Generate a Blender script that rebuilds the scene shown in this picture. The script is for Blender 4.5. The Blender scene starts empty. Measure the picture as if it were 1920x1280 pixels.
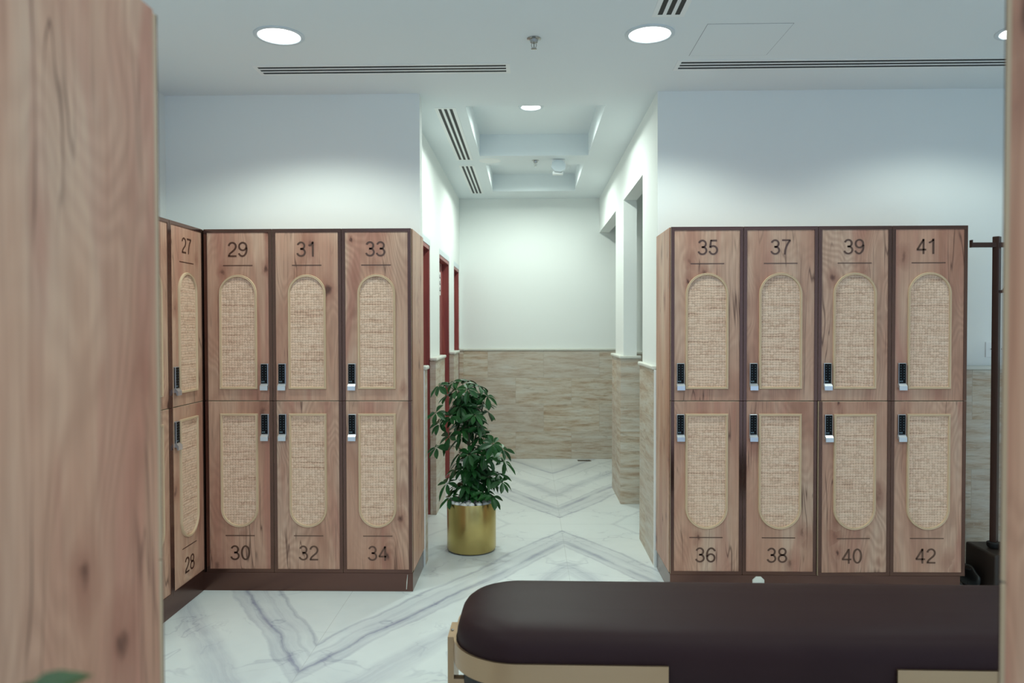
import bpy, bmesh, math, random
from mathutils import Vector, Matrix

PI = math.pi
S = bpy.context.scene
COL = S.collection

# ------------------------------------------------------------------ camera
cam_d = bpy.data.cameras.new('camera')
cam = bpy.data.objects.new('camera', cam_d)
COL.objects.link(cam)
CAM_YAW, CAM_PITCH, CAM_ROLL = 0.0228, -0.0195, -0.0021
fw = Vector((-math.sin(CAM_YAW) * math.cos(CAM_PITCH), math.cos(CAM_YAW) * math.cos(CAM_PITCH), math.sin(CAM_PITCH)))
rt0 = Vector((math.cos(CAM_YAW), math.sin(CAM_YAW), 0))
up0 = rt0.cross(fw)
rt = rt0 * math.cos(CAM_ROLL) + up0 * math.sin(CAM_ROLL)
up = up0 * math.cos(CAM_ROLL) - rt0 * math.sin(CAM_ROLL)
cam.matrix_world = Matrix(((rt.x, up.x, -fw.x, 0), (rt.y, up.y, -fw.y, 0), (rt.z, up.z, -fw.z, 1.4226), (0, 0, 0, 1)))
cam_d.sensor_width = 36
cam_d.lens = 1400 / 1920 * 36
cam_d.clip_start = 0.05
cam_d.dof.use_dof = True
cam_d.dof.focus_distance = 4.1
cam_d.dof.aperture_fstop = 2.8
S.camera = cam

# ------------------------------------------------------------------ world and exposure
W = bpy.data.worlds.new('world')
S.world = W
W.use_nodes = True
W.node_tree.nodes['Background'].inputs[0].default_value = (0.50, 0.71, 1.0, 1)
W.node_tree.nodes['Background'].inputs[1].default_value = 0.84
S.view_settings.view_transform = 'Standard'
S.view_settings.look = 'None'
S.view_settings.gamma = 1
S.view_settings.exposure = 0.50
S.cycles.max_bounces = 10
S.cycles.diffuse_bounces = 6
S.cycles.sample_clamp_indirect = 4
S.cycles.caustics_reflective = False

LAMP_COL = (0.88, 1.0, 0.90)
ROOM_W, HALL_W = 50.0, 78.0

# ------------------------------------------------------------------ geometry constants (metres)
YF = 3.995       # fronts of the far lockers
YW = 4.425       # main back wall
YB = 8.06        # end wall of the corridor
C = 2.801        # ceiling
T = 1.95         # locker top
ZS, ZB = 1.028, 0.1065
WZ = 1.187       # wainscot top
LX = [-1.7454, -1.376, -1.0014, -0.6277]
RX = [0.7507, 1.1322, 1.5237, 1.9078, 2.3011]
XLL = -1.7737

# ------------------------------------------------------------------ material helpers
def mat(name, color=(.8, .8, .8), rough=.5, metal=0., spec=.5, emit=None, estr=0.):
    m = bpy.data.materials.new(name)
    m.use_nodes = True
    b = m.node_tree.nodes['Principled BSDF']
    b.inputs['Base Color'].default_value = (*color, 1)
    b.inputs['Roughness'].default_value = rough
    b.inputs['Metallic'].default_value = metal
    b.inputs['Specular IOR Level'].default_value = spec
    if emit:
        b.inputs['Emission Color'].default_value = (*emit, 1)
        b.inputs['Emission Strength'].default_value = estr
    return m

class NT:
    """small node-tree writer"""
    def __init__(self, m):
        self.t = m.node_tree
        self.b = self.t.nodes['Principled BSDF']
    def n(self, kind, **kw):
        nd = self.t.nodes.new(kind)
        for k, v in kw.items():
            setattr(nd, k, v)
        return nd
    def l(self, a, b):
        self.t.links.new(a, b)
    def put(self, sock, v):
        if isinstance(v, bpy.types.NodeSocket):
            self.l(v, sock)
        else:
            sock.default_value = v
    def m(self, op, a, b=0., c=0., clamp=False):
        nd = self.n('ShaderNodeMath', operation=op, use_clamp=clamp)
        for i, v in enumerate((a, b, c)):
            self.put(nd.inputs[i], v)
        return nd.outputs[0]
    def mapping(self, vec, scale=(1, 1, 1), loc=(0, 0, 0)):
        nd = self.n('ShaderNodeMapping')
        self.put(nd.inputs['Vector'], vec)
        nd.inputs['Scale'].default_value = scale
        self.put(nd.inputs['Location'], loc)
        return nd.outputs[0]
    def noise(self, vec, scale, detail=4., rough=.55, dist=0.):
        nd = self.n('ShaderNodeTexNoise')
        self.put(nd.inputs['Vector'], vec)
        nd.inputs['Scale'].default_value = scale
        nd.inputs['Detail'].default_value = detail
        nd.inputs['Roughness'].default_value = rough
        nd.inputs['Distortion'].default_value = dist
        return nd.outputs['Fac']
    def ramp(self, f, stops, interp='LINEAR'):
        nd = self.n('ShaderNodeValToRGB')
        cr = nd.color_ramp
        cr.interpolation = interp
        while len(cr.elements) < len(stops):
            cr.elements.new(0.5)
        for e, (p, c) in zip(cr.elements, stops):
            e.position = p
            e.color = (*c, 1) if isinstance(c, tuple) else (c, c, c, 1)
        self.put(nd.inputs[0], f)
        return nd.outputs[0]
    def mix(self, f, a, b, mode='MIX'):
        nd = self.n('ShaderNodeMix', data_type='RGBA', blend_type=mode)
        self.put(nd.inputs[0], f)
        self.put(nd.inputs[6], a if isinstance(a, bpy.types.NodeSocket) else (*a, 1))
        self.put(nd.inputs[7], b if isinstance(b, bpy.types.NodeSocket) else (*b, 1))
        return nd.outputs[2]
    def bump(self, h, strength=.2, dist=.002):
        nd = self.n('ShaderNodeBump')
        nd.inputs['Strength'].default_value = strength
        nd.inputs['Distance'].default_value = dist
        self.l(h, nd.inputs['Height'])
        self.l(nd.outputs[0], self.b.inputs['Normal'])
    def sep(self, vec):
        nd = self.n('ShaderNodeSeparateXYZ')
        self.l(vec, nd.inputs[0])
        return nd.outputs
    def comb(self, x, y, z):
        nd = self.n('ShaderNodeCombineXYZ')
        for i, v in enumerate((x, y, z)):
            self.put(nd.inputs[i], v)
        return nd.outputs[0]
    def color(self, c):
        self.l(c, self.b.inputs['Base Color'])

def make_wood(name, tint=(1, 1, 1), big=1.0):
    m = mat(name, rough=.42, spec=.35)
    t = NT(m)
    oc = t.n('ShaderNodeTexCoord').outputs['Object']
    rnd = t.n('ShaderNodeObjectInfo').outputs['Random']
    off = t.comb(t.m('MULTIPLY', rnd, 37.), t.m('MULTIPLY', rnd, 91.), t.m('MULTIPLY', rnd, 53.))
    nd = t.n('ShaderNodeVectorMath', operation='ADD')
    t.l(oc, nd.inputs[0]); t.l(off, nd.inputs[1])
    v = nd.outputs[0]
    # broad plank tone, pink heart streaks, cathedral grain, fine pores
    broad = t.noise(t.mapping(v, (5.0 * big, 5.0 * big, .9 * big)), 1., 4, .5, .8)
    base = t.ramp(broad, [(.30, (.39, .185, .125)), (.43, (.50, .275, .192)), (.55, (.57, .35, .25)), (.70, (.60, .41, .305))])
    pink = t.noise(t.mapping(v, (7 * big, 7 * big, .8 * big), (4, 2, 9)), 1., 3, .5, .9)
    base = t.mix(t.ramp(pink, [(.52, 0.), (.67, .75)]), base, (.42, .180, .132))
    warp = t.noise(t.mapping(v, (4.2 * big, 4.2 * big, 1.3 * big), (3, 8, 1)), 1., 2, .45, .3)
    rings = t.m('SINE', t.m('MULTIPLY', warp, 150.))
    rmask = t.ramp(t.noise(t.mapping(v, (3, 3, 1.5), (9, 1, 4)), 1., 1, .5), [(.40, .03), (.62, .30)])
    ringf = t.m('MULTIPLY', t.m('ADD', t.m('MULTIPLY', rings, .5), .5), rmask)
    base = t.mix(ringf, base, (.24, .115, .078))
    fine = t.noise(t.mapping(v, (130, 130, 3.2)), 1., 3, .6, .2)
    base = t.mix(t.ramp(fine, [(.34, .26), (.60, 0.)]), base, (.25, .135, .092))
    # knots: oval, some with a reddish halo trailing along the grain
    vo = t.n('ShaderNodeTexVoronoi', feature='F1')
    wob = t.noise(t.mapping(v, (22, 22, 14)), 1., 3, .55, 0.)
    nv = t.n('ShaderNodeVectorMath', operation='ADD')
    t.l(t.mapping(v, (8.4 * big, 8.4 * big, 4.6 * big)), nv.inputs[0])
    t.l(t.comb(t.m('MULTIPLY', wob, .42), t.m('MULTIPLY', wob, .2), t.m('MULTIPLY', wob, .30)), nv.inputs[1])
    t.l(nv.outputs[0], vo.inputs['Vector'])
    vo.inputs['Scale'].default_value = 1.
    vc = t.sep(vo.outputs['Color'])
    keep = t.m('GREATER_THAN', vc[0], .30)
    dist = t.m('DIVIDE', vo.outputs['Distance'], t.m('MULTIPLY_ADD', vc[1], .9, .45))
    halo = t.m('MULTIPLY', t.ramp(dist, [(.06, .70), (.38, 0.)]), keep)
    base = t.mix(halo, base, (.27, .105, .072))
    core = t.m('MULTIPLY', t.ramp(dist, [(.055, .88), (.15, 0.)]), keep)
    base = t.mix(core, base, (.085, .036, .026))
    # drying cracks: thin dark vertical lines, only in places
    cr = t.noise(t.mapping(v, (14 * big, 14 * big, .9 * big), (7, 1, 5)), 1., 2, .5, .7)
    line = t.ramp(t.m('ABSOLUTE', t.m('SUBTRACT', cr, .5)), [(.0, .9), (.006, .6), (.013, 0.)])
    msk = t.ramp(t.noise(t.mapping(v, (3.6, 3.6, 2.2), (1, 6, 2)), 1., 2, .5), [(.51, 0.), (.60, .9)])
    base = t.mix(t.m('MULTIPLY', line, msk), base, (.10, .045, .032))
    if tint != (1, 1, 1):
        base = t.mix(1., base, tint, 'MULTIPLY')
    t.color(base)
    t.bump(fine, .12, .001)
    return m

M_WOOD = make_wood('knotty_oak')
M_EDGE = mat('oak_edge_band', (.44, .335, .235), .45)
M_BRONZE = mat('bronze_trim', (.145, .075, .058), .17, .85)
M_PLINTH = mat('bronze_plinth', (.150, .078, .062), .22, .85)
M_INLAY = mat('bronze_inlay', (.155, .085, .062), .28, .75)
M_TRIM = mat('rattan_trim_wood', (.58, .42, .275), .5)
M_BLACK = mat('keypad_black', (.004, .004, .005), .5, 0, .14)
M_DOT = mat('keypad_digits', (.10, .16, .20), .4)
M_SILVER = mat('satin_silver', (.62, .64, .68), .28, .75)
M_PLASTER = mat('white_plaster', (.80, .825, .81), .75, 0, .2)
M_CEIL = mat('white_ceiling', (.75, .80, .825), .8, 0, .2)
M_WHITE = mat('white_enamel', (.80, .82, .82), .4)
M_SLOT = mat('diffuser_slot_black', (.006, .007, .007), .6)
M_RED = None
M_CAP = mat('stone_cap', (.66, .66, .60), .4)
M_LEATHER = mat('brown_leather', (.027, .013, .015), .5, 0, .12)
M_GOLD = mat('brushed_gold', (.43, .29, .18), .34, .9)
M_BRASS = mat('brushed_brass', (.53, .41, .155), .29, 1.)
M_DARK = mat('dark_underframe', (.012, .010, .010), .6)
M_SOIL = mat('dark_soil', (.018, .012, .009), .9)
M_STEM = mat('green_brown_stem', (.055, .060, .030), .6)
M_PEBBLE = mat('pale_pebble', (.74, .75, .74), .55)
M_RACK = mat('dark_brown_lacquer', (.055, .026, .020), .22, .3)
M_RACKBOX = mat('brown_black_case', (.020, .013, .010), .45)
M_RUBBER = mat('black_rubber', (.006, .006, .006), .5)
M_STEEL = mat('chrome_steel', (.45, .45, .45), .2, 1.)
M_STAIN = mat('drain_bronze', (.16, .12, .09), .4, .6)
M_GROOVE = mat('panel_joint_grey', (.30, .33, .35), .8)
M_LENS = mat('lit_lens', (.9, .9, .9), .4, 0, .3, (.95, 1., .98), 4.5)
M_BEZEL = mat('lamp_bezel', (.60, .66, .70), .35)

def make_red():
    m = mat('red_stained_wood', rough=.4)
    t = NT(m)
    v = t.n('ShaderNodeTexCoord').outputs['Object']
    a = t.noise(t.mapping(v, (18, 18, 2.2)), 1., 4, .6, .6)
    t.color(t.ramp(a, [(.3, (.19, .040, .038)), (.55, (.28, .062, .056)), (.72, (.35, .095, .075))]))
    return m
M_RED = make_red()

def make_rattan():
    m = mat('woven_rattan', rough=.6, spec=.25)
    t = NT(m)
    oc = t.n('ShaderNodeTexCoord').outputs['Object']
    rnd = t.n('ShaderNodeObjectInfo').outputs['Random']
    x, y, z = t.sep(oc)
    wob = t.noise(oc, 22., 2, .5)
    wob2 = t.noise(t.mapping(oc, (1, 1, 1), (5, 3, 2)), 26., 2, .5)
    u = t.m('ADD', t.m('DIVIDE', x, .0145), t.m('MULTIPLY', wob, 1.1))
    v = t.m('ADD', t.m('DIVIDE', z, .0135), t.m('MULTIPLY', wob2, 1.1))
    iu, iv = t.m('FLOOR', u), t.m('FLOOR', v)
    chk = t.m('MODULO', t.m('ABSOLUTE', t.m('ADD', iu, iv)), 2.)
    su = t.m('ABSOLUTE', t.m('SINE', t.m('MULTIPLY', u, PI)))
    sv = t.m('ABSOLUTE', t.m('SINE', t.m('MULTIPLY', v, PI)))
    over = t.m('MULTIPLY', t.m('POWER', sv, .45), t.m('ADD', .5, t.m('MULTIPLY', su, .5)))
    under = t.m('MULTIPLY', t.m('POWER', su, .45), t.m('ADD', .5, t.m('MULTIPLY', sv, .5)))
    h = t.m('ADD', t.m('MULTIPLY', over, chk), t.m('MULTIPLY', under, t.m('SUBTRACT', 1., chk)))
    wn = t.n('ShaderNodeTexWhiteNoise', noise_dimensions='3D')
    t.l(t.comb(iu, iv, t.m('MULTIPLY', rnd, 17.)), wn.inputs[0])
    off = t.comb(t.m('MULTIPLY', rnd, 31.), 0., t.m('MULTIPLY', rnd, 77.))
    nd = t.n('ShaderNodeVectorMath', operation='ADD')
    t.l(oc, nd.inputs[0]); t.l(off, nd.inputs[1])
    row = t.noise(t.mapping(nd.outputs[0], (3.5, 1, 62)), 1., 3, .6)
    colm = t.noise(t.mapping(nd.outputs[0], (62, 1, 4), (3, 0, 1)), 1., 3, .6)
    base = t.ramp(row, [(.25, (.63, .38, .27)), (.5, (.75, .52, .385)), (.75, (.79, .59, .46))])
    base = t.mix(t.ramp(wn.outputs[0], [(.0, .35), (.5, 0.)]), base, (.36, .19, .115))
    base = t.mix(t.ramp(colm, [(.55, 0.), (.75, .35)]), base, (.60, .46, .33))
    thr = t.m('MULTIPLY_ADD', t.ramp(row, [(.36, 1.), (.44, 0.)]), .30, .34)
    hole = t.m('SUBTRACT', 1., t.m('DIVIDE', h, t.m('ADD', thr, .12)), clamp=True)
    base = t.mix(t.m('MULTIPLY', hole, .95, clamp=True), base, (.17, .085, .052))
    t.color(base)
    t.bump(h, .5, .003)
    return m
M_RATTAN = make_rattan()

def make_marble():
    m = mat('bookmatched_marble', rough=.22, spec=.42)
    t = NT(m)
    pos = t.n('ShaderNodeNewGeometry').outputs['Position']
    X, Y, Z = t.sep(pos)
    xp = t.m('PINGPONG', t.m('SUBTRACT', X, .227), 1.18)
    yp = t.m('PINGPONG', t.m('SUBTRACT', Y, 5.37), 2.62)
    q = t.comb(xp, yp, 0.)
    n1 = t.noise(q, 1.6, 3, .5)
    n2 = t.noise(q, 9., 4, .6)
    s = t.m('SUBTRACT', yp, t.m('MULTIPLY', xp, 1.6))
    s = t.m('ADD', s, t.m('MULTIPLY', t.m('SUBTRACT', n1, .5), .26))
    s = t.m('ADD', s, t.m('MULTIPLY', t.m('SUBTRACT', n2, .5), .055))
    f = t.m('DIVIDE', t.m('ADD', s, 2.0), 5.0)
    def p(v): return (v + 2.0) / 5.0
    st = [(0., 0.)]
    def vein(c, w, a, base=0., after=None):
        st.append((p(c - w), base)); st.append((p(c), a)); st.append((p(c + w * 1.3), base if after is None else after))
    vein(-1.15, .03, .35)
    vein(-.62, .03, .38)
    vein(.16, .022, .80, 0., .18)
    vein(.29, .02, .45, .18, .22)
    vein(.44, .045, .85, .20, .30)
    vein(.55, .02, .50, .22, .0)
    st += [(p(.84), 0.), (p(.95), .42), (p(1.06), .30), (p(1.16), 0.)]
    vein(1.52, .03, .35)
    vein(1.86, .04, .72, .10, .35)
    st += [(p(2.1), .0)]
    g = t.ramp(f, st)
    # streaks running along the vein direction
    along = t.m('ADD', t.m('MULTIPLY', xp, 1.0), t.m('MULTIPLY', yp, 1.6))
    streak = t.noise(t.comb(t.m('MULTIPLY', s, 26.), t.m('MULTIPLY', along, 1.3), 0.), 1., 4, .6, .4)
    patch = t.noise(t.mapping(q, (1, 1, 1), (4, 2, 0)), 3.2, 4, .6)
    amt = t.m('MULTIPLY', g, t.ramp(streak, [(.30, .42), (.60, 1.)]))
    amt = t.m('MULTIPLY', amt, t.ramp(patch, [(.30, .62), (.60, 1.)]))
    # hair veins
    hv = t.noise(q, 2.3, 4, .55, .6)
    hair = t.ramp(t.m('ABSOLUTE', t.m('SUBTRACT', hv, .5)), [(0., .26), (.006, .15), (.012, 0.)])
    hair = t.m('MULTIPLY', hair, t.ramp(patch, [(.45, 0.), (.6, 1.)]))
    cloud = t.ramp(t.noise(q, 1.3, 4, .6), [(.42, 0.), (.75, .20)])
    tot = t.m('ADD', t.m('ADD', amt, hair), cloud, clamp=True)
    base = t.mix(tot, (.73, .775, .775), (.21, .22, .33))
    # slab joints
    ex = t.m('MINIMUM', xp, t.m('SUBTRACT', 1.18, xp))
    ey = t.m('MINIMUM', yp, t.m('SUBTRACT', 2.62, yp))
    j = t.m('LESS_THAN', t.m('MINIMUM', ex, ey), .0016)
    base = t.mix(t.m('MULTIPLY', j, .45), base, (.40, .41, .42))
    t.color(base)
    return m
M_MARBLE = make_marble()

def make_travertine():
    m = mat('travertine_tiles', rough=.45, spec=.3)
    t = NT(m)
    pos = t.n('ShaderNodeNewGeometry').outputs['Position']
    X, Y, Z = t.sep(pos)
    h = t.m('ADD', X, Y)
    br = t.n('ShaderNodeTexBrick')
    br.offset = .5
    t.l(t.comb(t.m('ADD', h, .21), Z, 0.), br.inputs['Vector'])
    br.inputs['Color1'].default_value = (0, 0, 0, 1)
    br.inputs['Color2'].default_value = (1, 1, 1, 1)
    br.inputs['Mortar'].default_value = (.5, .5, .5, 1)
    br.inputs['Scale'].default_value = 1.
    br.inputs['Mortar Size'].default_value = .0018
    br.inputs['Brick Width'].default_value = .6
    br.inputs['Row Height'].default_value = .292
    tile = t.sep(br.outputs['Color'])[0]
    q = t.comb(t.m('ADD', t.m('MULTIPLY', h, 2.6), t.m('MULTIPLY', tile, 40.)), t.m('ADD', t.m('MULTIPLY', Z, 19.), t.m('MULTIPLY', tile, 13.)), 0.)
    a = t.noise(q, 1., 7, .68, .35)
    base = t.ramp(a, [(.28, (.33, .20, .12)), (.40, (.45, .335, .235)), (.51, (.56, .48, .385)), (.66, (.62, .585, .52))])
    b = t.noise(t.comb(t.m('MULTIPLY', h, 9.), t.m('MULTIPLY', Z, 70.), tile), 1., 4, .6, .5)
    base = t.mix(t.ramp(b, [(.32, .55), (.46, 0.)]), base, (.27, .20, .13))
    base = t.mix(t.m('MULTIPLY', tile, .40), base, (.475, .435, .40))
    pit = t.noise(t.comb(t.m('MULTIPLY', h, 55.), t.m('MULTIPLY', Z, 130.), 0.), 1., 2, .5)
    base = t.mix(t.ramp(pit, [(.66, 0.), (.72, .5)]), base, (.66, .64, .58))
    base = t.mix(t.m('MULTIPLY', br.outputs['Fac'], .6), base, (.38, .33, .27))
    t.color(base)
    t.bump(a, .15, .002)
    return m
M_TRAV = make_travertine()

def make_leaf():
    m = mat('glossy_leaf', rough=.38, spec=.32)
    t = NT(m)
    pos = t.n('ShaderNodeTexCoord').outputs['Object']
    a = t.noise(pos, 9., 2, .5)
    t.color(t.ramp(a, [(.3, (.008, .040, .012)), (.55, (.014, .078, .018)), (.75, (.030, .13, .028))]))
    return m
M_LEAF = make_leaf()

def brush(m, axis_scale):
    t = NT(m)
    v = t.n('ShaderNodeTexCoord').outputs['Object']
    a = t.noise(t.mapping(v, axis_scale), 1., 2, .5)
    r = m.node_tree.nodes['Principled BSDF'].inputs['Roughness'].default_value
    t.l(t.m('MULTIPLY_ADD', a, .12, r - .06), t.b.inputs['Roughness'])
brush(M_GOLD, (3, 3, 160))
def leather(m):
    t = NT(m)
    v = t.n('ShaderNodeTexCoord').outputs['Object']
    t.bump(t.noise(v, 420., 2, .5), .08, .0006)
leather(M_LEATHER)

# ------------------------------------------------------------------ mesh helpers
class MB:
    def __init__(self):
        self.bm = bmesh.new()
        self.mats = []
    def mi(self, m):
        if m not in self.mats:
            self.mats.append(m)
        return self.mats.index(m)
    def quad(self, pts, m, smooth=False):
        f = self.bm.faces.new([self.bm.verts.new(p) for p in pts])
        f.material_index = self.mi(m); f.smooth = smooth
        return f
    def box(self, x0, x1, y0, y1, z0, z1, m, bevel=0., faces=None, seg=2):
        """faces: dict of side -> material, sides '-x','+x','-y','+y','-z','+z'"""
        vs = [self.bm.verts.new((x, y, z)) for x in (x0, x1) for y in (y0, y1) for z in (z0, z1)]
        idx = {'-x': (0, 1, 3, 2), '+x': (4, 6, 7, 5), '-y': (0, 4, 5, 1), '+y': (2, 3, 7, 6), '-z': (0, 2, 6, 4), '+z': (1, 5, 7, 3)}
        fs = []
        for k, ii in idx.items():
            f = self.bm.faces.new([vs[i] for i in ii])
            f.material_index = self.mi((faces or {}).get(k, m))
            fs.append(f)
        if bevel:
            es = list({e for f in fs for e in f.edges})
            bmesh.ops.bevel(self.bm, geom=es, offset=bevel, segments=seg, profile=.5, affect='EDGES')
    def prism(self, outline, y0, y1, m, axis='y', side=None, caps=(True, True)):
        """outline in 2 dims, extruded along axis"""
        def P(a, b, c):
            return {'y': (a, c, b), 'z': (a, b, c), 'x': (c, a, b)}[axis]
        A = [self.bm.verts.new(P(a, b, y0)) for a, b in outline]
        B = [self.bm.verts.new(P(a, b, y1)) for a, b in outline]
        n = len(A)
        if caps[0]:
            f = self.bm.faces.new(A); f.material_index = self.mi(m)
        if caps[1]:
            f = self.bm.faces.new(B[::-1]); f.material_index = self.mi(m)
        for i in range(n):
            f = self.bm.faces.new((A[i], B[i], B[(i + 1) % n], A[(i + 1) % n]))
            f.material_index = self.mi(side or m); f.smooth = True
    def lathe(self, prof, m, center=(0, 0, 0), n=48, cap0=False, cap1=False):
        cx, cy, cz = center
        rings = []
        for r, z in prof:
            rings.append([self.bm.verts.new((cx + r * math.cos(2 * PI * i / n), cy + r * math.sin(2 * PI * i / n), cz + z)) for i in range(n)])
        for a, b in zip(rings, rings[1:]):
            for i in range(n):
                f = self.bm.faces.new((a[i], a[(i + 1) % n], b[(i + 1) % n], b[i]))
                f.material_index = self.mi(m); f.smooth = True
        if cap0:
            f = self.bm.faces.new(rings[0][::-1]); f.material_index = self.mi(m)
        if cap1:
            f = self.bm.faces.new(rings[-1]); f.material_index = self.mi(m)
    def tube(self, pts, r, m, n=10, radii=None, cap=True):
        pts = [Vector(p) for p in pts]
        rings = []
        prev = None
        for i, p in enumerate(pts):
            d = (pts[min(i + 1, len(pts) - 1)] - pts[max(i - 1, 0)]).normalized()
            if prev is None:
                a = Vector((0, 0, 1)) if abs(d.z) < .9 else Vector((1, 0, 0))
                x = d.cross(a).normalized()
            else:
                x = (prev - d * prev.dot(d)).normalized()
            prev = x
            y = d.cross(x)
            rr = radii[i] if radii else r
            rings.append([self.bm.verts.new(p + (x * math.cos(2 * PI * k / n) + y * math.sin(2 * PI * k / n)) * rr) for k in range(n)])
        for a, b in zip(rings, rings[1:]):
            for k in range(n):
                f = self.bm.faces.new((a[k], a[(k + 1) % n], b[(k + 1) % n], b[k]))
                f.material_index = self.mi(m); f.smooth = True
        if cap:
            for rg in (rings[0][::-1], rings[-1]):
                f = self.bm.faces.new(rg); f.material_index = self.mi(m)
    def strip(self, loopA, loopB, m, closed=True, smooth=True):
        A = [self.bm.verts.new(p) for p in loopA]
        B = [self.bm.verts.new(p) for p in loopB]
        n = len(A)
        for i in range(n if closed else n - 1):
            j = (i + 1) % n
            f = self.bm.faces.new((A[i], A[j], B[j], B[i]))
            f.material_index = self.mi(m); f.smooth = smooth
    def mesh(self, name):
        bmesh.ops.remove_doubles(self.bm, verts=self.bm.verts, dist=1e-6)
        bmesh.ops.recalc_face_normals(self.bm, faces=self.bm.faces)
        for e in self.bm.edges:
            if len(e.link_faces) == 2 and e.calc_face_angle(0) > math.radians(35):
                e.smooth = False
        me = bpy.data.meshes.new(name)
        self.bm.to_mesh(me); self.bm.free()
        for m in self.mats:
            me.materials.append(m)
        return me
    def build(self, name, parent=None, loc=(0, 0, 0)):
        o = bpy.data.objects.new(name, self.mesh(name))
        COL.objects.link(o)
        o.location = loc
        if parent:
            o.parent = parent
        return o

def link_mesh(name, me, parent=None, loc=(0, 0, 0)):
    o = bpy.data.objects.new(name, me); COL.objects.link(o); o.location = loc
    if parent: o.parent = parent
    return o
def empty(name, loc=(0, 0, 0), rz=0., parent=None):
    o = bpy.data.objects.new(name, None); COL.objects.link(o)
    o.location = loc; o.rotation_euler = (0, 0, rz); o.empty_display_size = .1
    if parent: o.parent = parent
    return o
def tag(o, label, cat, group=None):
    o['label'] = label; o['category'] = cat
    if group: o['group'] = group
    return o
def struct(o):
    o['kind'] = 'structure'; return o

# ------------------------------------------------------------------ room shell
XLW, XRW, YN = -2.165, 3.7, -1.6
mb = MB(); mb.box(XLW - .2, XRW + .2, YN, YB + .2, -.08, 0, M_MARBLE); struct(mb.build('floor'))

TRAYS = [(-.395, .478, 4.69, 6.045), (-.365, .466, 6.38, 7.615)]
TD = .172
mb = MB()
xs = sorted({XLW - .1, XRW + .1} | {v for t in TRAYS for v in t[:2]})
ys = sorted({YN, YB + .1} | {v for t in TRAYS for v in t[2:]})
for i in range(len(xs) - 1):
    for j in range(len(ys) - 1):
        cx, cy = (xs[i] + xs[i + 1]) / 2, (ys[j] + ys[j + 1]) / 2
        if any(a < cx < b and c < cy < d for a, b, c, d in TRAYS):
            continue
        mb.quad([(xs[i], ys[j], C), (xs[i], ys[j + 1], C), (xs[i + 1], ys[j + 1], C), (xs[i + 1], ys[j], C)], M_CEIL)
for a, b, c, d in TRAYS:
    z = C + TD
    mb.quad([(a, c, z), (a, d, z), (b, d, z), (b, c, z)], M_CEIL)
    for p, q in (((a, c), (b, c)), ((b, c), (b, d)), ((b, d), (a, d)), ((a, d), (a, c))):
        mb.quad([(*p, C), (*q, C), (*q, z), (*p, z)], M_CEIL)
mb.box(XLW - .1, XRW + .1, YN, YB + .1, C + .20, C + .26, M_CEIL)   # slab above
struct(mb.build('ceiling'))

def wall(name, *boxes, m=None):
    mb = MB()
    for b in boxes:
        mb.box(*b, m or M_PLASTER)
    return struct(mb.build(name))
wall('wall_left', (XLW - .1, XLW, YN, YW, 0, C))
wall('wall_right', (XRW, XRW + .1, YN, YW, 0, C))
wall('wall_back_left', (XLW - .1, -.645, YW, 4.52, 0, C))
wall('wall_back_right', (.757, XRW + .1, YW, 4.52, 0, C))
HD = 2.08
DOORS = [(4.88, 5.655), (6.246, 7.018), (7.462, 8.0)]
bx = []
prev = 4.52
for a, b in DOORS:
    bx.append((-.87, -.75, prev, a, 0, C)); bx.append((-.87, -.75, a, b, HD, C)); prev = b
bx.append((-.87, -.75, prev, YB, 0, C))
wall('wall_corridor_left', *bx)
OH = 2.432
wall('wall_corridor_right', (.757, .862, 4.52, 5.0, 0, C), (.757, .862, 5.0, 6.0, OH, C), (.757, .862, 6.0, 6.54, 0, C), (.757, .862, 6.54, YB, OH, C))
wall('wall_corridor_end', (-1.0, 2.6, YB, YB + .1, 0, C))
wall('wall_side_room', (2.5, 2.6, 4.52, YB, 0, C))
wall('wall_side_partition', (.935, 2.5, 7.0, 7.08, 0, C))

# wainscot: stone facing with a rounded cap
def wainscot(n, x0, x1, y0, y1, cap):
    """cap: (dx0, dx1, dy0, dy1) overhang of the cap on each side"""
    mb = MB(); mb.box(x0, x1, y0, y1, 0, WZ - .02, M_TRAV, .002, seg=1)
    o = struct(mb.build('trim_%d' % n))
    mb = MB(); mb.box(x0 - cap[0], x1 + cap[1], y0 - cap[2], y1 + cap[3], WZ - .02, WZ + .004, M_CAP, .008, seg=3)
    mb.build('cap_rail', o)
    return o
g = .012
wainscot(1, .757, XRW, 4.407, YW, (0, 0, g, 0))
wainscot(2, -.645, -.618, 4.407, 4.52, (0, g, g, g))
wainscot(3, .738, .757, 4.43, 5.0, (g, 0, 0, g))
wainscot(4, .732, .885, 5.985, 6.6, (g, g, g, g))
wainscot(5, -.75, -.703, 5.62, 6.215, (0, g, g, g))
wainscot(6, -.75, -.703, 6.99, 7.435, (0, g, g, g))
wainscot(7, -.75, -.703, 7.97, 8.035, (0, g, g, 0))
wainscot(8, -.75, 2.5, 8.035, YB, (0, 0, g, 0))
wainscot(9, .935, 2.5, 6.975, 7.0, (0, 0, g, 0))
mb = MB(); mb.box(.7375, .7575, 4.4065, 4.43, 0, WZ - .02, M_WHITE); struct(mb.build('trim_10'))
mb = MB(); mb.box(-.6445, -.6175, 4.3985, 4.4068, 0, WZ - .02, M_WHITE); struct(mb.build('trim_11'))

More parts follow.
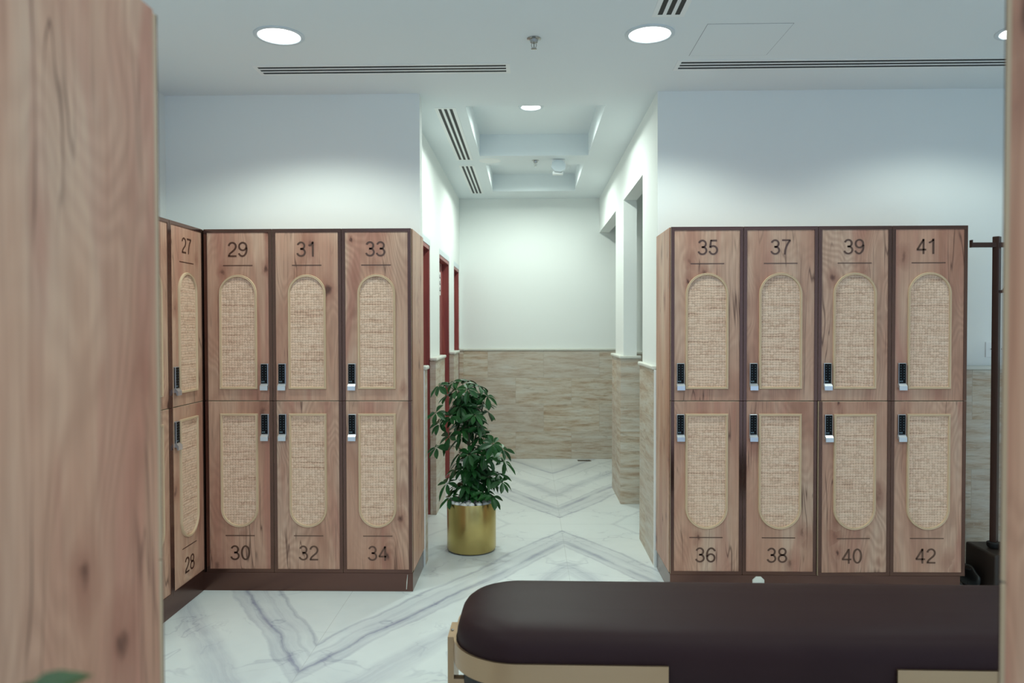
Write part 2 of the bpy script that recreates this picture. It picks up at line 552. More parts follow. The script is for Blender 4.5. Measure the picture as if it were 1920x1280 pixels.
# red cubicle doors in the left corridor wall
for i, (a, b) in enumerate(DOORS):
    root = struct(empty('door_%d' % (i + 1), (-.81, (a + b) / 2, 0)))
    cy = (a + b) / 2
    w2 = (b - a) / 2
    mb = MB(); mb.box(-.03, .0, -w2 + .03, w2 - .03, .008, HD - .05, M_RED, .003)
    leaf = mb.build('door_leaf', root)
    mb = MB(); mb.tube([(0, -w2 + .09, 1.0), (.03, -w2 + .09, 1.0), (.03, -w2 + .17, 1.0)], .008, M_STEEL); mb.build('handle', leaf)
    mb = MB()
    mb.box(-.055, .058, -w2, -w2 + .03, 0, HD - .045, M_RED)
    mb.box(-.055, .058, w2 - .03, w2, 0, HD - .045, M_RED)
    mb.box(-.055, .058, -w2, w2, HD - .075, HD - .045, M_RED)
    mb.build('jamb_lining', root)
    mb = MB(); mb.box(-.055, .062, -w2, w2, HD - .045, HD, M_BEZEL); mb.build('head_strip', root)
    if i == 1:
        mb = MB()
        mb.box(.0, .006, -.0, .16, 1.71, 1.92, M_WHITE, .002)
        for k in range(3):
            z = 1.745 + k * .058
            mb.box(.006, .0075, .03, .13, z, z + .016, M_RUBBER)
            mb.box(.006, .0075, .06, .10, z + .018, z + .034, M_RUBBER)
        mb.build('door_plaque', leaf)

# ------------------------------------------------------------------ ceiling fixtures
def diffuser(name, x0, y0, length, along, width, label, slots=3, group='slot diffusers in the ceiling'):
    r = empty(name, (x0, y0, C), 0 if along == 'x' else PI / 2)
    e = .022
    # in local space the slots run along +x; local y is the width
    mb = MB()
    wb = .016; ws = (width - wb * (slots - 1)) / slots
    for k in range(slots - 1):
        ya = ws * (k + 1) + wb * k
        mb.box(0, length, ya, ya + wb, -.0022, 0, M_WHITE)
    mb.box(-e, length + e, -e, 0, -.0022, 0, M_WHITE); mb.box(-e, length + e, width, width + e, -.0022, 0, M_WHITE)
    mb.box(-e, 0, 0, width, -.0022, 0, M_WHITE); mb.box(length, length + e, 0, width, -.0022, 0, M_WHITE)
    mb.build('frame', r)
    mb = MB(); mb.box(0, length, 0, width, -.0012, -.0003, M_SLOT); mb.build('slot_backing', r)
    return tag(r, label, 'air vent', group)
diffuser('slot_diffuser', -1.438, 3.95, 1.318, 'x', .108, 'long black slotted air vent in the ceiling above the left lockers')
diffuser('slot_diffuser', .797, 3.935, 2.2, 'x', .108, 'long black slotted air vent in the ceiling above the right lockers')
diffuser('slot_diffuser', .668, 2.2, 1.142, 'y', .098, 'black slotted vent cut by the top edge of the photo beside the right downlight')
diffuser('slot_diffuser', -.482, 4.735, 1.434, 'y', .09, 'nearer black slotted vent along the left side of the corridor ceiling')
diffuser('slot_diffuser', -.486, 6.415, 1.30, 'y', .09, 'farther black slotted vent along the left side of the corridor ceiling')

def downlight(x, y, z, power, label, spot, group, rad=.117, energy_blend=.38):
    r = empty('downlight', (x, y, z))
    mb = MB()
    mb.lathe([(rad, 0), (rad, -.004), (rad - .006, -.007), (rad - .018, -.006), (rad - .021, -.002), (rad - .021, -.0005)], M_BEZEL, n=56)
    mb.build('bezel', r)
    mb = MB()
    mb.lathe([(rad - .021, -.003), (rad - .04, -.0045), (.0005, -.005)], M_LENS, n=48, cap1=True)
    mb.build('lens', r)
    tag(r, label, 'ceiling light', group)
    ld = bpy.data.lights.new('downlight_lamp', 'SPOT')
    ld.energy = power; ld.color = LAMP_COL; ld.spot_size = math.radians(spot); ld.spot_blend = energy_blend
    ld.shadow_soft_size = .075
    lo = bpy.data.objects.new('lamp', ld); COL.objects.link(lo)
    lo.parent = r; lo.location = (0, 0, -.012)
    return r
GL = 'round recessed downlights'
downlight(-1.178, 3.53, C, ROOM_W, 'round white downlight above the left lockers', 143, GL)
downlight(.571, 3.56, C, ROOM_W, 'round white downlight between the sprinkler and the square ceiling hatch', 143, GL)
downlight(2.315, 3.572, C, ROOM_W * .5, 'round downlight at the right photo edge, mostly hidden by the tall near locker', 143, GL)
for x in (-1.178, .571, 2.235):  # rows of unseen downlights, added as general fill light for the room
    downlight(x, 1.45, C, ROOM_W * .8, 'unseen round downlight added as fill in the row over the bench, above the photo', 143, GL)
    downlight(x, -.6, C, ROOM_W * .8, 'unseen round downlight added as fill in the row behind the camera', 143, GL)
downlight(.016, 5.30, C + TD, HALL_W, 'round downlight in the first recessed tray of the corridor ceiling', 167, GL, .088, .6)
downlight(.03, 6.98, C + TD, HALL_W, 'round downlight hidden inside the second recessed corridor tray', 167, GL, .088, .6)

def sprinkler(x, y, label, k=1.):
    r = empty('fire_sprinkler', (x, y, C))
    mb = MB(); mb.lathe([(.034 * k, 0), (.034 * k, -.003), (.020 * k, -.007), (.018 * k, -.02), (.008 * k, -.022)], M_STEEL, n=32, cap1=True); mb.build('escutcheon', r)
    mb = MB()
    for s in (-1, 1):
        mb.tube([(s * .008 * k, 0, -.02), (s * .012 * k, 0, -.032), (s * .009 * k, 0, -.043), (0, 0, -.048)], .002 * k, M_STEEL, 8)
    mb.tube([(0, 0, -.02), (0, 0, -.048)], .0018 * k, M_RUBBER, 8)
    mb.build('frame_arms', r)
    mb = MB(); mb.lathe([(.001, -.047), (.014 * k, -.049), (.014 * k, -.051), (.001, -.052)], M_STEEL, n=20); mb.build('deflector', r)
    return tag(r, label, 'sprinkler', 'fire sprinklers')
sprinkler(.026, 3.60, 'chrome fire sprinkler on the ceiling between the two downlights', 1.0)
sprinkler(.056, 6.22, 'small dark fire sprinkler on the corridor ceiling between the two trays', .9)

mb = MB(); mb.lathe([(.001, -.004), (.07, -.005), (.088, -.003), (.092, 0)], M_WHITE, n=48, center=(-.322, 6.215, C))
tag(mb.build('ceiling_speaker'), 'flat round white disc on the corridor ceiling beside the slotted vents', 'speaker')

r = empty('motion_detector', (.243, 6.20, C))
mb = MB(); mb.box(-.055, .055, -.03, .05, -.03, 0, M_WHITE, .006); mb.build('mounting_base', r)
mb = MB()
oct_ = [(.062 * math.cos(PI / 8 + k * PI / 4), .052 * math.sin(PI / 8 + k * PI / 4)) for k in range(8)]
mb.prism(oct_, -.055, -.02, M_BEZEL); h = mb.build('octagonal_head', r, (0, 0, -.07)); h.rotation_euler = (math.radians(-12), math.radians(8), 0)
mb = MB(); mb.box(-.045, .04, -.03, .02, -.125, -.10, M_WHITE, .004); mb.box(-.012, .012, -.03, .0, -.10, -.02, M_WHITE); mb.build('lower_bracket', r)
tag(r, 'white octagonal detector hanging from the corridor ceiling between the two trays', 'detector')

r = empty('access_hatch', (1.012, 3.65, C))
mb = MB(); mb.box(-.194, .194, -.198, .198, -.0015, 0, M_CEIL); mb.build('hatch_panel', r)
mb = MB()
for a in ((-.196, -.194, -.2, .2), (.194, .196, -.2, .2), (-.194, .194, -.2, -.198), (-.194, .194, .198, .2)):
    mb.box(*a, -.001, 0, M_GROOVE)
mb.build('hatch_joint', r)
tag(r, 'square access hatch outlined in the white ceiling beside the right downlight', 'hatch')

# ------------------------------------------------------------------ lockers
def arch(w, h, n=20, up=True):
    """outline of an arched panel, origin at the middle of the flat end"""
    r = w / 2
    pts = [(-r, 0), (r, 0)]
    for k in range(n + 1):
        a = PI * k / n
        pts.append((r * math.cos(a), h - r + r * math.sin(a)))
    return pts if up else [(x, -z) for x, z in pts]

def arc(cx, cy, rx, ry, a0, a1, n=18):
    return [(cx + rx * math.cos(math.radians(a0 + (a1 - a0) * k / n)), cy + ry * math.sin(math.radians(a0 + (a1 - a0) * k / n))) for k in range(n + 1)]
# stroke centre lines of plain grotesque numerals, unit height
GLYPH = {
    '0': [arc(.28, .5, .215, .45, 0, 360, 36)],
    '1': [[(.335, 0), (.335, 1)], [(.335, .955), (.28, .86), (.20, .785), (.09, .735)]],
    '2': [arc(.277, .70, .205, .25, 172, -28) + [(.40, .48), (.27, .35), (.13, .21), (.075, .06)], [(.03, .052), (.515, .052)]],
    '3': [arc(.265, .725, .19, .225, 165, -82) + [(.22, .502)], [(.22, .522)] + arc(.265, .285, .222, .237, 84, -167)],
    '4': [[(.395, 0), (.395, .985)], [(.395, .95), (.055, .295)], [(.02, .283), (.545, .283)]],
    '5': [[(.475, .945), (.125, .945)], [(.15, .975), (.085, .475)], arc(.268, .32, .218, .27, 140, -166)],
    '6': [arc(.283, .305, .208, .255, 0, 360, 32), arc(.31, .48, .25, .47, 36, 192, 24)],
    '7': [[(.045, .945), (.52, .945)], [(.49, .93), (.37, .74), (.28, .52), (.225, .28), (.20, 0)]],
    '8': [arc(.278, .735, .182, .215, 0, 360, 30), arc(.278, .28, .215, .232, 0, 360, 32)],
}
GLYPH['9'] = [[(.56 - x, 1 - y) for x, y in st] for st in GLYPH['6']]
def digits_mesh(txt, height):
    mb = MB()
    hw = .054
    adv = .60
    x0 = -(adv * len(txt) - .04) / 2
    for i, ch in enumerate(txt):
        for st in GLYPH[ch]:
            P = [Vector((x0 + adv * i + x, y - .5)) for x, y in st]
            n = len(P)
            closed = (P[0] - P[-1]).length < 1e-5
            A, B = [], []
            for k in range(n):
                a = P[k - 1] if k else (P[-2] if closed else P[0])
                b = P[k + 1] if k < n - 1 else (P[1] if closed else P[-1])
                d = (b - a).normalized(); nr = Vector((-d.y, d.x)) * hw
                A.append(P[k] + nr); B.append(P[k] - nr)
            for k in range(n - 1):
                mb.quad([(q.x * height * 1.18, 0, q.y * height) for q in (A[k], B[k], B[k + 1], A[k + 1])], M_INLAY)
    for f in mb.bm.faces:
        f.normal_update()
        if f.normal.y > 0: f.normal_flip()
    me = bpy.data.meshes.new('digits'); mb.bm.to_mesh(me); mb.bm.free(); me.materials.append(M_INLAY)
    return me

DT = .018       # door board thickness
def lock_parts(door, x, z):
    """keypad lock, z is its top; local door space, front at y = -.0"""
    w, h = .040, .108
    mb = MB()
    mb.box(-w / 2 + .001, w / 2 + .0008, -.0045, -.0005, -h - .002, .0008, M_SILVER, .0015)
    mb.box(-w / 2, w / 2, -.0115, -.002, -h, 0, M_BLACK, .0022, seg=2)
    for i in range(6):
        for s in (-1, 1):
            zc = -.014 - i * .0135
            mb.box(s * .0085 - .0016, s * .0085 + .0016, -.0121, -.0110, zc - .0018, zc + .0018, M_DOT)
    for s in (-1, 1):
        mb.box(-.006 + s * .0045 - .003, -.006 + s * .0045 + .003, -.0121, -.0110, -.099, -.092, M_DOT)
    mb.build('keypad_lock', door, (x, 0, z))
    mb = MB()
    pr = [(-.003, -h - .001), (-.0115, -h - .001), (-.023, -h - .012), (-.023, -h - .034), (-.017, -h - .034), (-.012, -h - .02), (-.0005, -h - .02), (-.0005, -h - .001)]
    mb.prism(pr, -w / 2, w / 2 + .001, M_SILVER, 'x')
    mb.build('lock_handle', door, (x, 0, z))

def make_door(root, w, z0, z1, x, upper, num, aw, lock_x, num_dx=0., mir=1, hinge_open=0., arch_dx=0.):
    """door board spanning w wide from z0 to z1, parented to the locker; origin at the bottom middle of its front"""
    h = z1 - z0
    mb = MB()
    mb.box(-w / 2 + .001, w / 2 - .001, -DT, -.0015, .0016, h - .0016, M_EDGE, .0012, seg=1, faces={'-y': M_WOOD})
    d = mb.build('door', root, (x, 0, z0))
    d.location.y = 0
    f = -DT
    tw = .0192
    mb = MB()
    y0, y1 = f - .003, f + .0005
    mb.box(-w / 2 + .001, -w / 2 + tw, y0, y1, .001, h - .001, M_BRONZE, .0008, seg=1)
    mb.box(w / 2 - tw, w / 2 - .001, y0, y1, .001, h - .001, M_BRONZE, .0008, seg=1)
    if upper: mb.box(-w / 2 + .001, w / 2 - .001, y0 - .0003, y1, h - tw, h - .001, M_BRONZE, .0008, seg=1)
    else: mb.box(-w / 2 + .001, w / 2 - .001, y0 - .0003, y1, .001, tw, M_BRONZE, .0008, seg=1)
    mb.build('door_trim', d)
    # rattan panel: flat end towards the split line
    ah = .614
    zb = (ZS + .063) - z0 if upper else (ZS - .068) - z0
    out = arch(aw, ah, 24, upper)
    tr = .0125
    inn = arch(aw - 2 * tr, ah - 2 * tr, 24, upper)
    sg = 1 if upper else -1
    inn = [(a, b + sg * tr) for a, b in inn]
    mb = MB()
    mb.bm.faces.new([mb.bm.verts.new((a, f - .002, b)) for a, b in inn]).material_index = mb.mi(M_RATTAN)
    mb.build('rattan_panel', d, (arch_dx, 0, zb))
    mid = [((a + c) / 2, (b + e) / 2) for (a, b), (c, e) in zip(out, inn)]
    mb = MB()
    P = lambda L, y: [(a, y, b) for a, b in L]
    q1 = [(a * .78 + c * .22, b * .78 + e * .22) for (a, b), (c, e) in zip(out, inn)]
    q2 = [(a * .22 + c * .78, b * .22 + e * .78) for (a, b), (c, e) in zip(out, inn)]
    mb.strip(P(out, f + .0004), P(out, f - .006), M_TRIM)
    mb.strip(P(out, f - .006), P(q1, f - .0105), M_TRIM)
    mb.strip(P(q1, f - .0105), P(mid, f - .009), M_TRIM)
    mb.strip(P(mid, f - .009), P(q2, f - .0105), M_TRIM)
    mb.strip(P(q2, f - .0105), P(inn, f - .006), M_TRIM)
    mb.strip(P(inn, f - .006), P(inn, f - .0015), M_TRIM)
    mb.build('panel_trim', d, (arch_dx, 0, zb))
    if num:
        zl = 1.755 - z0 if upper else .300 - z0
        zn = 1.841 - z0 if upper else .207 - z0
        mb = MB(); mb.box(-aw * .39, aw * .39, f - .0012, f + .0004, -.0022, .0022, M_INLAY)
        mb.build('underline_inlay', d, (arch_dx + num_dx * .4, 0, zl))
        o = link_mesh('number_inlay', digits_mesh(num, .080), d, (arch_dx + num_dx, f - .0012, zn))
    if lock_x is not None:
        lock_parts(d, lock_x, (1.228 if upper else .957) - z0)
        for c in d.children:
            if c.name.startswith(('keypad', 'lock_handle')):
                c.location.y = f
    return d

def column(x0, x1, nums, label, aw, lock_side, depth=.408, loc=(0, YF, 0), rz=0., ends='', arch_dx=0., group=None, ajar=0., num_dx=(0, 0)):
    """one locker column with an upper and a lower door; local x runs to the right seen from its front"""
    w = x1 - x0
    L = Vector(loc) + Matrix.Rotation(rz, 3, 'Z') @ Vector(((x0 + x1) / 2, 0, 0))
    r = empty('locker', L, rz)
    mb = MB()
    mb.box(-w / 2 + .0006, w / 2 - .0006, .0005, depth, ZB, T - .002, M_BRONZE, faces={'+z': M_WOOD})
    mb.build('cabinet', r)
    lk = (lock_side * (w / 2 - .053)) if isinstance(lock_side, int) else lock_side
    u = make_door(r, w, ZS, T, 0, True, nums[0], aw, lk, num_dx[0], arch_dx=arch_dx)
    l = make_door(r, w, ZB - .006, ZS, 0, False, nums[1], aw, lk, num_dx[1], arch_dx=arch_dx)
    if ajar:
        # swing about the right hand edge
        a = math.radians(ajar)
        l.rotation_euler = (0, 0, a)
        l.location.x = w / 2 - (w / 2) * math.cos(a)
        l.location.y = -(w / 2) * math.sin(a)
    for e in ends:
        s = -1 if e == 'l' else 1
        mb = MB()
        xa, xb = (-w / 2 - .004, -w / 2 + .0006) if s < 0 else (w / 2 - .0006, w / 2 + .004)
        mb.box(xa, xb, .003, depth, ZB, T - .001, M_WOOD, .0008, seg=1)
        mb.build('side_panel', r)
    return tag(r, label, 'locker', group)

G = 'wooden lockers'
AWL, AWR = .204, .226
column(LX[0], LX[1], ('29', '30'), 'oak locker column with doors numbered 29 and 30, locks on the right', AWL, .141, group=G)
column(LX[1], LX[2], ('31', '32'), 'oak locker column with doors numbered 31 and 32, middle of the left wall bank', AWL, -.136, group=G)
column(LX[2], LX[3], ('33', '34'), 'oak locker column with doors numbered 33 and 34, beside the potted plant', AWL, -.134, ends='r', group=G, num_dx=(-.004, 0))
column(RX[0], RX[1], ('35', '36'), 'oak locker column with doors numbered 35 and 36, right of the corridor', AWR, -.139, ends='l', group=G, num_dx=(.005, -.004))
column(RX[1], RX[2], ('37', '38'), 'oak locker column with doors numbered 37 and 38', AWR, -.142, group=G, num_dx=(0, -.012))
column(RX[2], RX[3], ('39', '40'), 'oak locker column with doors 39 and 40, the lower door slightly ajar', AWR, -.142, group=G, ajar=2.4, num_dx=(-.006, -.010))
column(RX[3], RX[4], ('41', '42'), 'oak locker column with doors numbered 41 and 42, nearest the coat stand', AWR, -.142, ends='r', group=G, num_dx=(-.016, -.008))
# run along the left wall, facing right
column(0, .3755, ('27', '28'), 'oak locker column with doors numbered 27 and 28, facing sideways in the left corner', AWL, -.136, .385, (XLL, 3.611, 0), PI / 2, group=G)
column(-.3755, 0, (None, None), 'oak locker column left of number 27, mostly hidden behind the near locker', AWL, -.136, .385, (XLL, 3.611, 0), PI / 2, ends='l', group=G)
# corner filler between the two banks
mb = MB(); mb.box(XLL - .38, LX[0] - .0005, YF + .006, YF + .40, ZB, T - .003, M_BRONZE, .001)
tag(mb.build('corner_filler'), 'narrow bronze filler post in the corner between lockers 27 and 29', 'filler panel')
# the two banks beside the camera, backs of their doors towards the far lockers
column(.625, .625 + .39, (None, None), 'large blurred oak locker side in the left foreground', AWR, -.142, .44, (0, 1.235, 0), PI, ends='l', group='near lockers')
column(-.726 - .39, -.726, (None, None), 'oak locker side cut off at the right photo edge', AWR, -.142, .44, (0, 1.145, 0), PI, ends='r', group='near lockers')

def plinth(name, boxes, label, extra=None):
    mb = MB()
    for b in boxes: mb.box(*b, M_PLINTH, .0015, seg=1)
    o = mb.build(name)
    return tag(o, label, 'plinth')
mb = MB()
mb.box(LX[0] - .028, LX[3] + .001, YF - .016, YF + .40, 0, ZB - .0065, M_PLINTH, .0012, seg=1)
pl = mb.build('locker_plinth'); tag(pl, 'bronze kick plinth under lockers 29 to 34', 'plinth')
mb = MB(); mb.prism([(-.663, .012), (-.660, .012), (-.657, .05), (-.6545, .092), (-.656, .092), (-.661, .05)], YF - .0168, YF - .0159, M_CAP)  # thin pale streak laid on the plinth front
o = mb.build('pale_streak', pl); o['label'] = 'pale streak at the plinth end'
mb = MB(); mb.box(RX[0] + .0, RX[4] - .022, YF - .016, YF + .40, 0, ZB - .0065, M_PLINTH, .0012, seg=1)
pr_ = mb.build('locker_plinth'); tag(pr_, 'bronze kick plinth under lockers 35 to 42, behind the bench', 'plinth')
mb = MB(); mb.lathe([(.034, 0), (.033, .006), (.026, .010), (.001, .011)], M_CAP, n=8, cap1=True)  # small pale octagonal disc set on the plinth front
o = mb.build('pale_disc', pr_, (1.218, YF - .016, .062)); o.rotation_euler = (PI / 2, PI / 8, 0); o['label'] = 'pale octagonal disc on the plinth'
mb = MB(); mb.box(XLL - .38, XLL + .012, 3.236, YF + .02, 0, ZB - .0065, M_PLINTH, .0012, seg=1)
tag(mb.build('locker_plinth'), 'bronze kick plinth under lockers 27 and 28 in the left corner', 'plinth')
mb = MB(); mb.box(-.625 - .39, -.625, 1.235 - .44, 1.245, 0, ZB - .0065, M_PLINTH, .0012, seg=1)
tag(mb.build('locker_plinth'), 'bronze plinth under the large foreground locker, below the photo', 'plinth')
mb = MB(); mb.box(.726, .726 + .39, 1.145 - .44, 1.155, 0, ZB - .0065, M_PLINTH, .0012, seg=1)
tag(mb.build('locker_plinth'), 'bronze plinth under the near right locker, below the photo', 'plinth')

# ------------------------------------------------------------------ bench
BL, BR = 2.14, .27          # length, half depth
bench = empty('bench', (.832, 2.50, 0), -.014)
CR = .205                   # corner radius in plan
def stadium(inset, n=14):
    r = max(CR - inset, .012); hx, hy = BL / 2 - inset, BR - inset
    pts = []
    for sx, sy, a0 in ((-1, 1, 90), (-1, -1, 180), (1, -1, 270), (1, 1, 0)):
        for k in range(n + 1):
            a = math.radians(a0 + 90 * k / n)
            pts.append((sx * (hx - r) + r * math.cos(a), sy * (hy - r) + r * math.sin(a)))
    return pts
prof = [(.05, .330), (.012, .332), (.002, .345), (.0, .375), (.0, .410), (.002, .435), (.009, .456), (.020, .472), (.036, .484), (.060, .493), (.095, .499), (.14, .502), (.19, .503)]
mb = MB()
for (a, z), (b, w) in zip(prof, prof[1:]):
    mb.strip([(x, y, z) for x, y in stadium(a)], [(x, y, w) for x, y in stadium(b)], M_LEATHER)
mb.bm.faces.new([mb.bm.verts.new((x, y, .503)) for x, y in stadium(.19)]).material_index = mb.mi(M_LEATHER)
mb.bm.faces.new([mb.bm.verts.new((x, y, .330)) for x, y in stadium(.05)]).material_index = mb.mi(M_LEATHER)
cu = mb.build('cushion', bench)
mb = MB(); mb.prism(stadium(.022), .262, .333, M_DARK, 'z'); mb.build('seat_base', bench)
# gold rails: flat strips hugging the cushion ends
def rail(path, z0, z1, th=.008):
    mb = MB()
    P = [Vector((x, y, 0)) for x, y in path]
    N = []
    for i in range(len(P)):
        d = (P[min(i + 1, len(P) - 1)] - P[max(i - 1, 0)]).normalized()
        N.append(Vector((d.y, -d.x, 0)))
    O = [p + n * th for p, n in zip(P, N)]
    for z, A, B in ((z1, P, O), (z0, P, O)):
        mb.strip([(p.x, p.y, z) for p in A], [(p.x, p.y, z) for p in B], M_GOLD, closed=False, smooth=False)
    for A in (P, O):
        mb.strip([(p.x, p.y, z0) for p in A], [(p.x, p.y, z1) for p in A], M_GOLD, closed=False)
    for i in (0, -1):
        mb.quad([(P[i].x, P[i].y, z0), (O[i].x, O[i].y, z0), (O[i].x, O[i].y, z1), (P[i].x, P[i].y, z1)], M_GOLD)
    return mb.build('gold_rail', bench)
def endpath(sx, stop_front, stop_back):
    e = .003; r = CR + e; hx, hy = BL / 2 + e, BR + e
    pts = [(-stop_back, hy)]
    for sy, a0 in ((1, 90), (-1, 180)):
        for k in range(21):
            a = math.radians(a0 + 90 * k / 20)
            pts.append((-(hx - r) + r * math.cos(a), sy * (hy - r) + r * math.sin(a)))
    pts.append((-stop_front, -hy))
    if sx > 0:
        pts = [(-x, y) for x, y in pts][::-1]
    return pts
rail(endpath(-1, .412, .412), .335, .405)
rail(endpath(1, .262, .262), .335, .405)
for sx in (-1, 1):
    x = sx * (BL / 2 + .0215)
    mb = MB()
    pts = [(-.075, 0), (-.075, .400), (.050, .400), (.075, .375), (.075, 0)]
    mb.prism(pts, x - .010, x + .010, M_GOLD, 'x')
    for f in mb.bm.faces: f.smooth = False
    lg = mb.build('leg', bench)
    mb = MB(); mb.lathe([(.005, .0), (.005, .003), (.0005, .0035)], M_STEEL, n=16, center=(x, -.02, .400), cap1=True); mb.build('screw', lg)
    mb = MB(); mb.box(min(x - sx * .009, x - sx * .16), max(x - sx * .009, x - sx * .16), -.075, -.045, .236, .2615, M_GOLD, .002); mb.build('leg_bracket', bench)
mb = MB(); mb.box(-BL / 2 + .14, BL / 2 - .14, -.012, .012, .244, .2615, M_DARK); mb.build('stretcher', bench)
tag(bench, 'long dark brown leather bench with gold rails in the foreground', 'bench')

# ------------------------------------------------------------------ potted plants
def leaflet(mb, base, d, nrm, ln, wd, droop):
    d = d.normalized(); side = d.cross(nrm).normalized(); nrm = side.cross(d).normalized()
    rows = []
    for k in range(6):
        t = k / 5
        w = wd * (.10, .55, .88, 1.0, .80, .12)[k]
        c = base + d * ln * t - Vector((0, 0, 1)) * droop * ln * t * t
        rows.append((c - side * w / 2 + nrm * w * .18, c, c + side * w / 2 + nrm * w * .18))
    V = [[mb.bm.verts.new(p) for p in r] for r in rows]
    for a, b in zip(V, V[1:]):
        for i in range(2):
            f = mb.bm.faces.new((a[i], a[i + 1], b[i + 1], b[i])); f.material_index = mb.mi(M_LEAF); f.smooth = True

PLANT_UV = [(820, 722), (846, 716), (872, 714), (896, 722), (911, 742), (836, 740), (866, 738), (888, 736), (850, 757), (880, 760),
            (818, 770), (822, 792), (845, 776), (855, 800), (870, 790), (890, 772), (905, 762), (912, 776), (880, 806), (862, 822), (842, 815),
            (820, 833), (898, 818), (924, 827), (941, 838), (905, 850), (880, 845), (860, 850), (895, 862), (930, 858), (944, 866),
            (876, 876), (850, 880), (906, 886), (933, 888), (940, 900), (918, 905), (890, 905), (866, 905), (848, 916), (885, 924), (906, 918),
            (842, 930), (922, 924), (870, 930), (835, 905), (858, 868), (884, 888), (870, 770), (860, 748), (878, 725), (855, 728), (895, 790), (900, 905), (858, 940), (900, 938)]
def potted_plant(loc, rz, seed, label, tip=None):
    rnd = random.Random(seed)
    root = empty('potted_plant', loc, rz)
    mb = MB()
    R, H = .156, .313
    mb.lathe([(.10, .004), (R - .012, .004), (R - .005, .008), (R, .018), (R, H - .002), (R - .001, H), (R - .004, H), (R - .005, H - .004), (R - .005, .262)], M_BRASS, n=72, cap0=True)
    mb.build('pot', root)
    mb = MB(); mb.lathe([(R - .0055, .274), (.1, .284), (.001, .286)], M_SOIL, n=48, cap1=True); mb.build('soil', root)
    k = 4.75 / 1400
    cen = []
    for u, v in PLANT_UV:
        x = (u - 881) * k; z = 1.4226 - (v - 612) * k
        cen.append(Vector((x, rnd.uniform(-.13, .13), z)))
    for _ in range(40):
        z = rnd.uniform(.38, .98); a = rnd.uniform(0, 6.28); q = rnd.uniform(.03, .11)
        cen.append(Vector((q * math.cos(a) + (.03 if z < .75 else -.03), q * math.sin(a), z)))
    if tip:
        cen = [Vector((c.x, c.y, .27 + (c.z - .27) * .80)) for c in cen] + [Vector(tip)]
    # stems
    stems = []
    for i in range(5):
        a = i * 1.26 + .4
        b = Vector((.035 * math.cos(a), .035 * math.sin(a), .27))
        top = Vector(((-.07, .0, .06, .10, -.02)[i], (.03, -.05, .05, -.02, .07)[i], (1.0, .98, .9, .72, .86)[i] * (.85 if tip else 1)))
        pts = [b.lerp(top, t) + Vector((.012 * math.sin(5 * t + i), .012 * math.cos(4 * t + i), 0)) for t in [j / 8 for j in range(9)]]
        stems.append(pts)
        mb = MB(); mb.tube(pts, .006, M_STEM, 8, radii=[.0085 - .004 * j / 8 for j in range(9)]); mb.build('stem', root)
    mb = MB()
    for c in cen:
        # nearest stem point a little below the cluster
        best = min((p for s in stems for p in s), key=lambda p: (p - (c - Vector((0, 0, .07)))).length)
        mid = best.lerp(c, .55) + Vector((0, 0, .025))
        mb.tube([best, mid, c], .0022, M_STEM, 5, cap=False)
        n = rnd.choice((6, 7, 7, 8))
        ax = (c - mid).normalized() * .6 + Vector((0, -.25, .8)); ax.normalize()
        ref = ax.cross(Vector((1, .2, 0))).normalized()
        ref2 = ax.cross(ref)
        ph = rnd.uniform(0, 6.28)
        for j in range(n):
            a = ph + 2 * PI * j / n + rnd.uniform(-.15, .15)
            d = ref * math.cos(a) + ref2 * math.sin(a) + ax * rnd.uniform(-.45, .12)
            ln = rnd.uniform(.056, .092)
            leaflet(mb, c + d.normalized() * .008, d, ax, ln, ln * .46, rnd.uniform(.05, .42))
    mb.build('foliage', root)
    return tag(root, label, 'potted plant', None)
potted_plant((-.370, 4.752, 0), 0, 11, 'leafy green umbrella plant in a round brass pot at the corridor entrance')
potted_plant((-.40, .545, 0), 0, 14, 'green plant whose leaf tips show at the bottom left photo corner', (-.008, .04, 1.113))

rnd = random.Random(5)
peb = []
bm0 = None
for k in range(3):
    bmx = bmesh.new(); bmesh.ops.create_icosphere(bmx, subdivisions=3, radius=1.)
    for v in bmx.verts:
        v.co *= 1 + .10 * math.sin(3 * v.co.x + k) + .07 * math.cos(4 * v.co.y + 2 * k)
    for f in bmx.faces: f.smooth = True
    me = bpy.data.meshes.new('pebble'); bmx.to_mesh(me); bmx.free(); me.materials.append(M_PEBBLE); peb.append(me)
spots = []
for ring, cnt in ((.130, 17), (.093, 12), (.055, 7)):
    for j in range(cnt):
        a = 2 * PI * (j + rnd.uniform(-.2, .2)) / cnt
        spots.append((ring * math.cos(a), ring * math.sin(a), ring))
for i, (x, y, ring) in enumerate(spots):
    o = link_mesh('pebble', peb[i % 3])
    s = rnd.uniform(.0185, .0235)
    o.scale = (s * rnd.uniform(1.0, 1.25) if ring < .12 else s, s, s * rnd.uniform(.72, .9))
    o.rotation_euler = (rnd.uniform(-.2, .2), rnd.uniform(-.2, .2), rnd.uniform(0, 6))
    o.location = (-.370 + x, 4.752 + y, .306 + rnd.uniform(0, .006))
    tag(o, 'pale rounded pebble lying on the soil in the brass pot', 'pebble', 'pebbles in the brass pot')

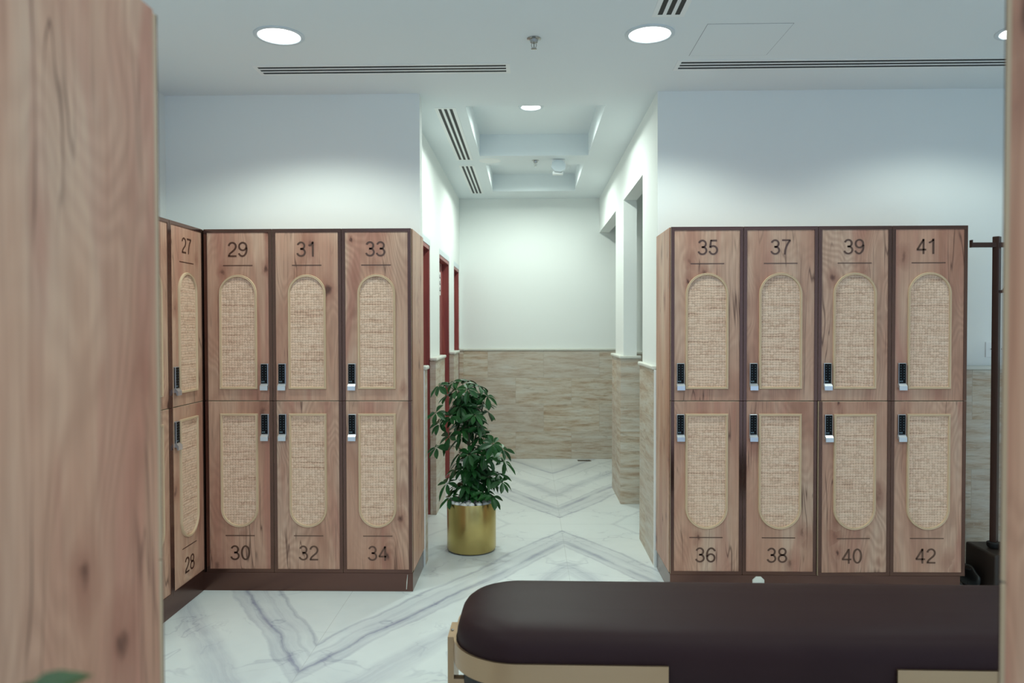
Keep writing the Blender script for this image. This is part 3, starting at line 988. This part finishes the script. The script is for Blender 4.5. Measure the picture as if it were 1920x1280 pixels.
# ------------------------------------------------------------------ coat stand corner
r = empty('coat_stand', (2.502, 4.06, 0))
mb = MB(); mb.box(-.075, .20, -.135, .135, 0, .226, M_RACKBOX, .012, seg=3); mb.build('base_box', r)
mb = MB(); mb.lathe([(.030, .232), (.034, .240), (.034, .258), (.026, .262)], M_RUBBER, n=24, cap1=True, center=(0, 0, 0)); mb.build('post_collar', r)
mb = MB(); mb.box(-.0165, .0165, -.0165, .0165, .26, 1.90, M_RACK, .003); p = mb.build('post', r); p.rotation_euler = (0, 0, math.radians(38))
mb = MB()
mb.box(-.135, .30, -.013, .013, 1.842, 1.868, M_RACK, .002)
mb.box(-.138, -.133, -.013, .013, 1.842, 1.882, M_RACK, .001)
mb.build('top_rail', r)
for z, s in ((1.60, 1), (1.60, -1)):
    mb = MB(); mb.tube([(0, 0, z), (.05, s * .02, z + .012), (.085, s * .03, z + .06)], .008, M_RACK, 10); mb.build('coat_hook', r)
tag(r, 'dark brown coat stand on a box base, beside locker 42', 'coat stand')

r = empty('shoulder_bag', (2.395, 4.12, 0))
bmx = bmesh.new(); bmesh.ops.create_uvsphere(bmx, u_segments=24, v_segments=16, radius=1.)
for v in bmx.verts:
    v.co = Vector((v.co.x * .026, v.co.y * .12, max(-1, v.co.z) * .062 + .062)) * (1 + .04 * math.sin(6 * v.co.y + 4 * v.co.z))
    if v.co.z < .004: v.co.z = 0
for f in bmx.faces: f.smooth = True
me = bpy.data.meshes.new('bag_body'); bmx.to_mesh(me); bmx.free(); me.materials.append(M_RUBBER)
link_mesh('bag_body', me, r)
mb = MB(); mb.tube([(0, -.05, .11), (-.02, -.06, .108), (-.035, -.065, .112), (-.05, -.07, .120)], .004, M_RUBBER, 8); mb.build('strap', r)
tag(r, 'low black bag on the floor between locker 42 and the coat stand', 'bag')
mb = MB(); mb.tube([(2.352, 4.03, .05), (2.342, 4.01, .03), (2.335, 3.985, .008), (2.325, 3.96, .005)], .004, M_RUBBER, 8)
tag(mb.build('power_cord'), 'thin black cord on the floor running from the black bag', 'cord')

r = empty('wall_socket', (2.722, YW, 1.285))
mb = MB(); mb.box(-.058, .058, -.009, 0, -.045, .045, M_WHITE, .003); mb.build('socket_plate', r)
for s in (-1, 1):
    mb = MB(); mb.box(s * .03 - .007, s * .03 + .007, -.012, -.008, -.004, .010, M_WHITE, .001); mb.box(s * .03 - .002, s * .03 + .002, -.0125, -.0119, .0, .006, M_RUBBER); mb.build('switch', r)
tag(r, 'white double wall socket above the stone wainscot behind the coat stand', 'socket')

r = empty('floor_drain', (.585, 7.93, 0))
mb = MB(); mb.box(-.072, .072, -.035, .035, 0, .003, M_STAIN, .001); mb.build('drain_frame', r)
mb = MB()
for k in range(6):
    mb.box(-.062 + k * .021, -.050 + k * .021, -.027, .027, .0031, .0038, M_SLOT)
mb.build('drain_grate', r)
tag(r, 'small bronze floor drain at the foot of the corridor end wall', 'drain')
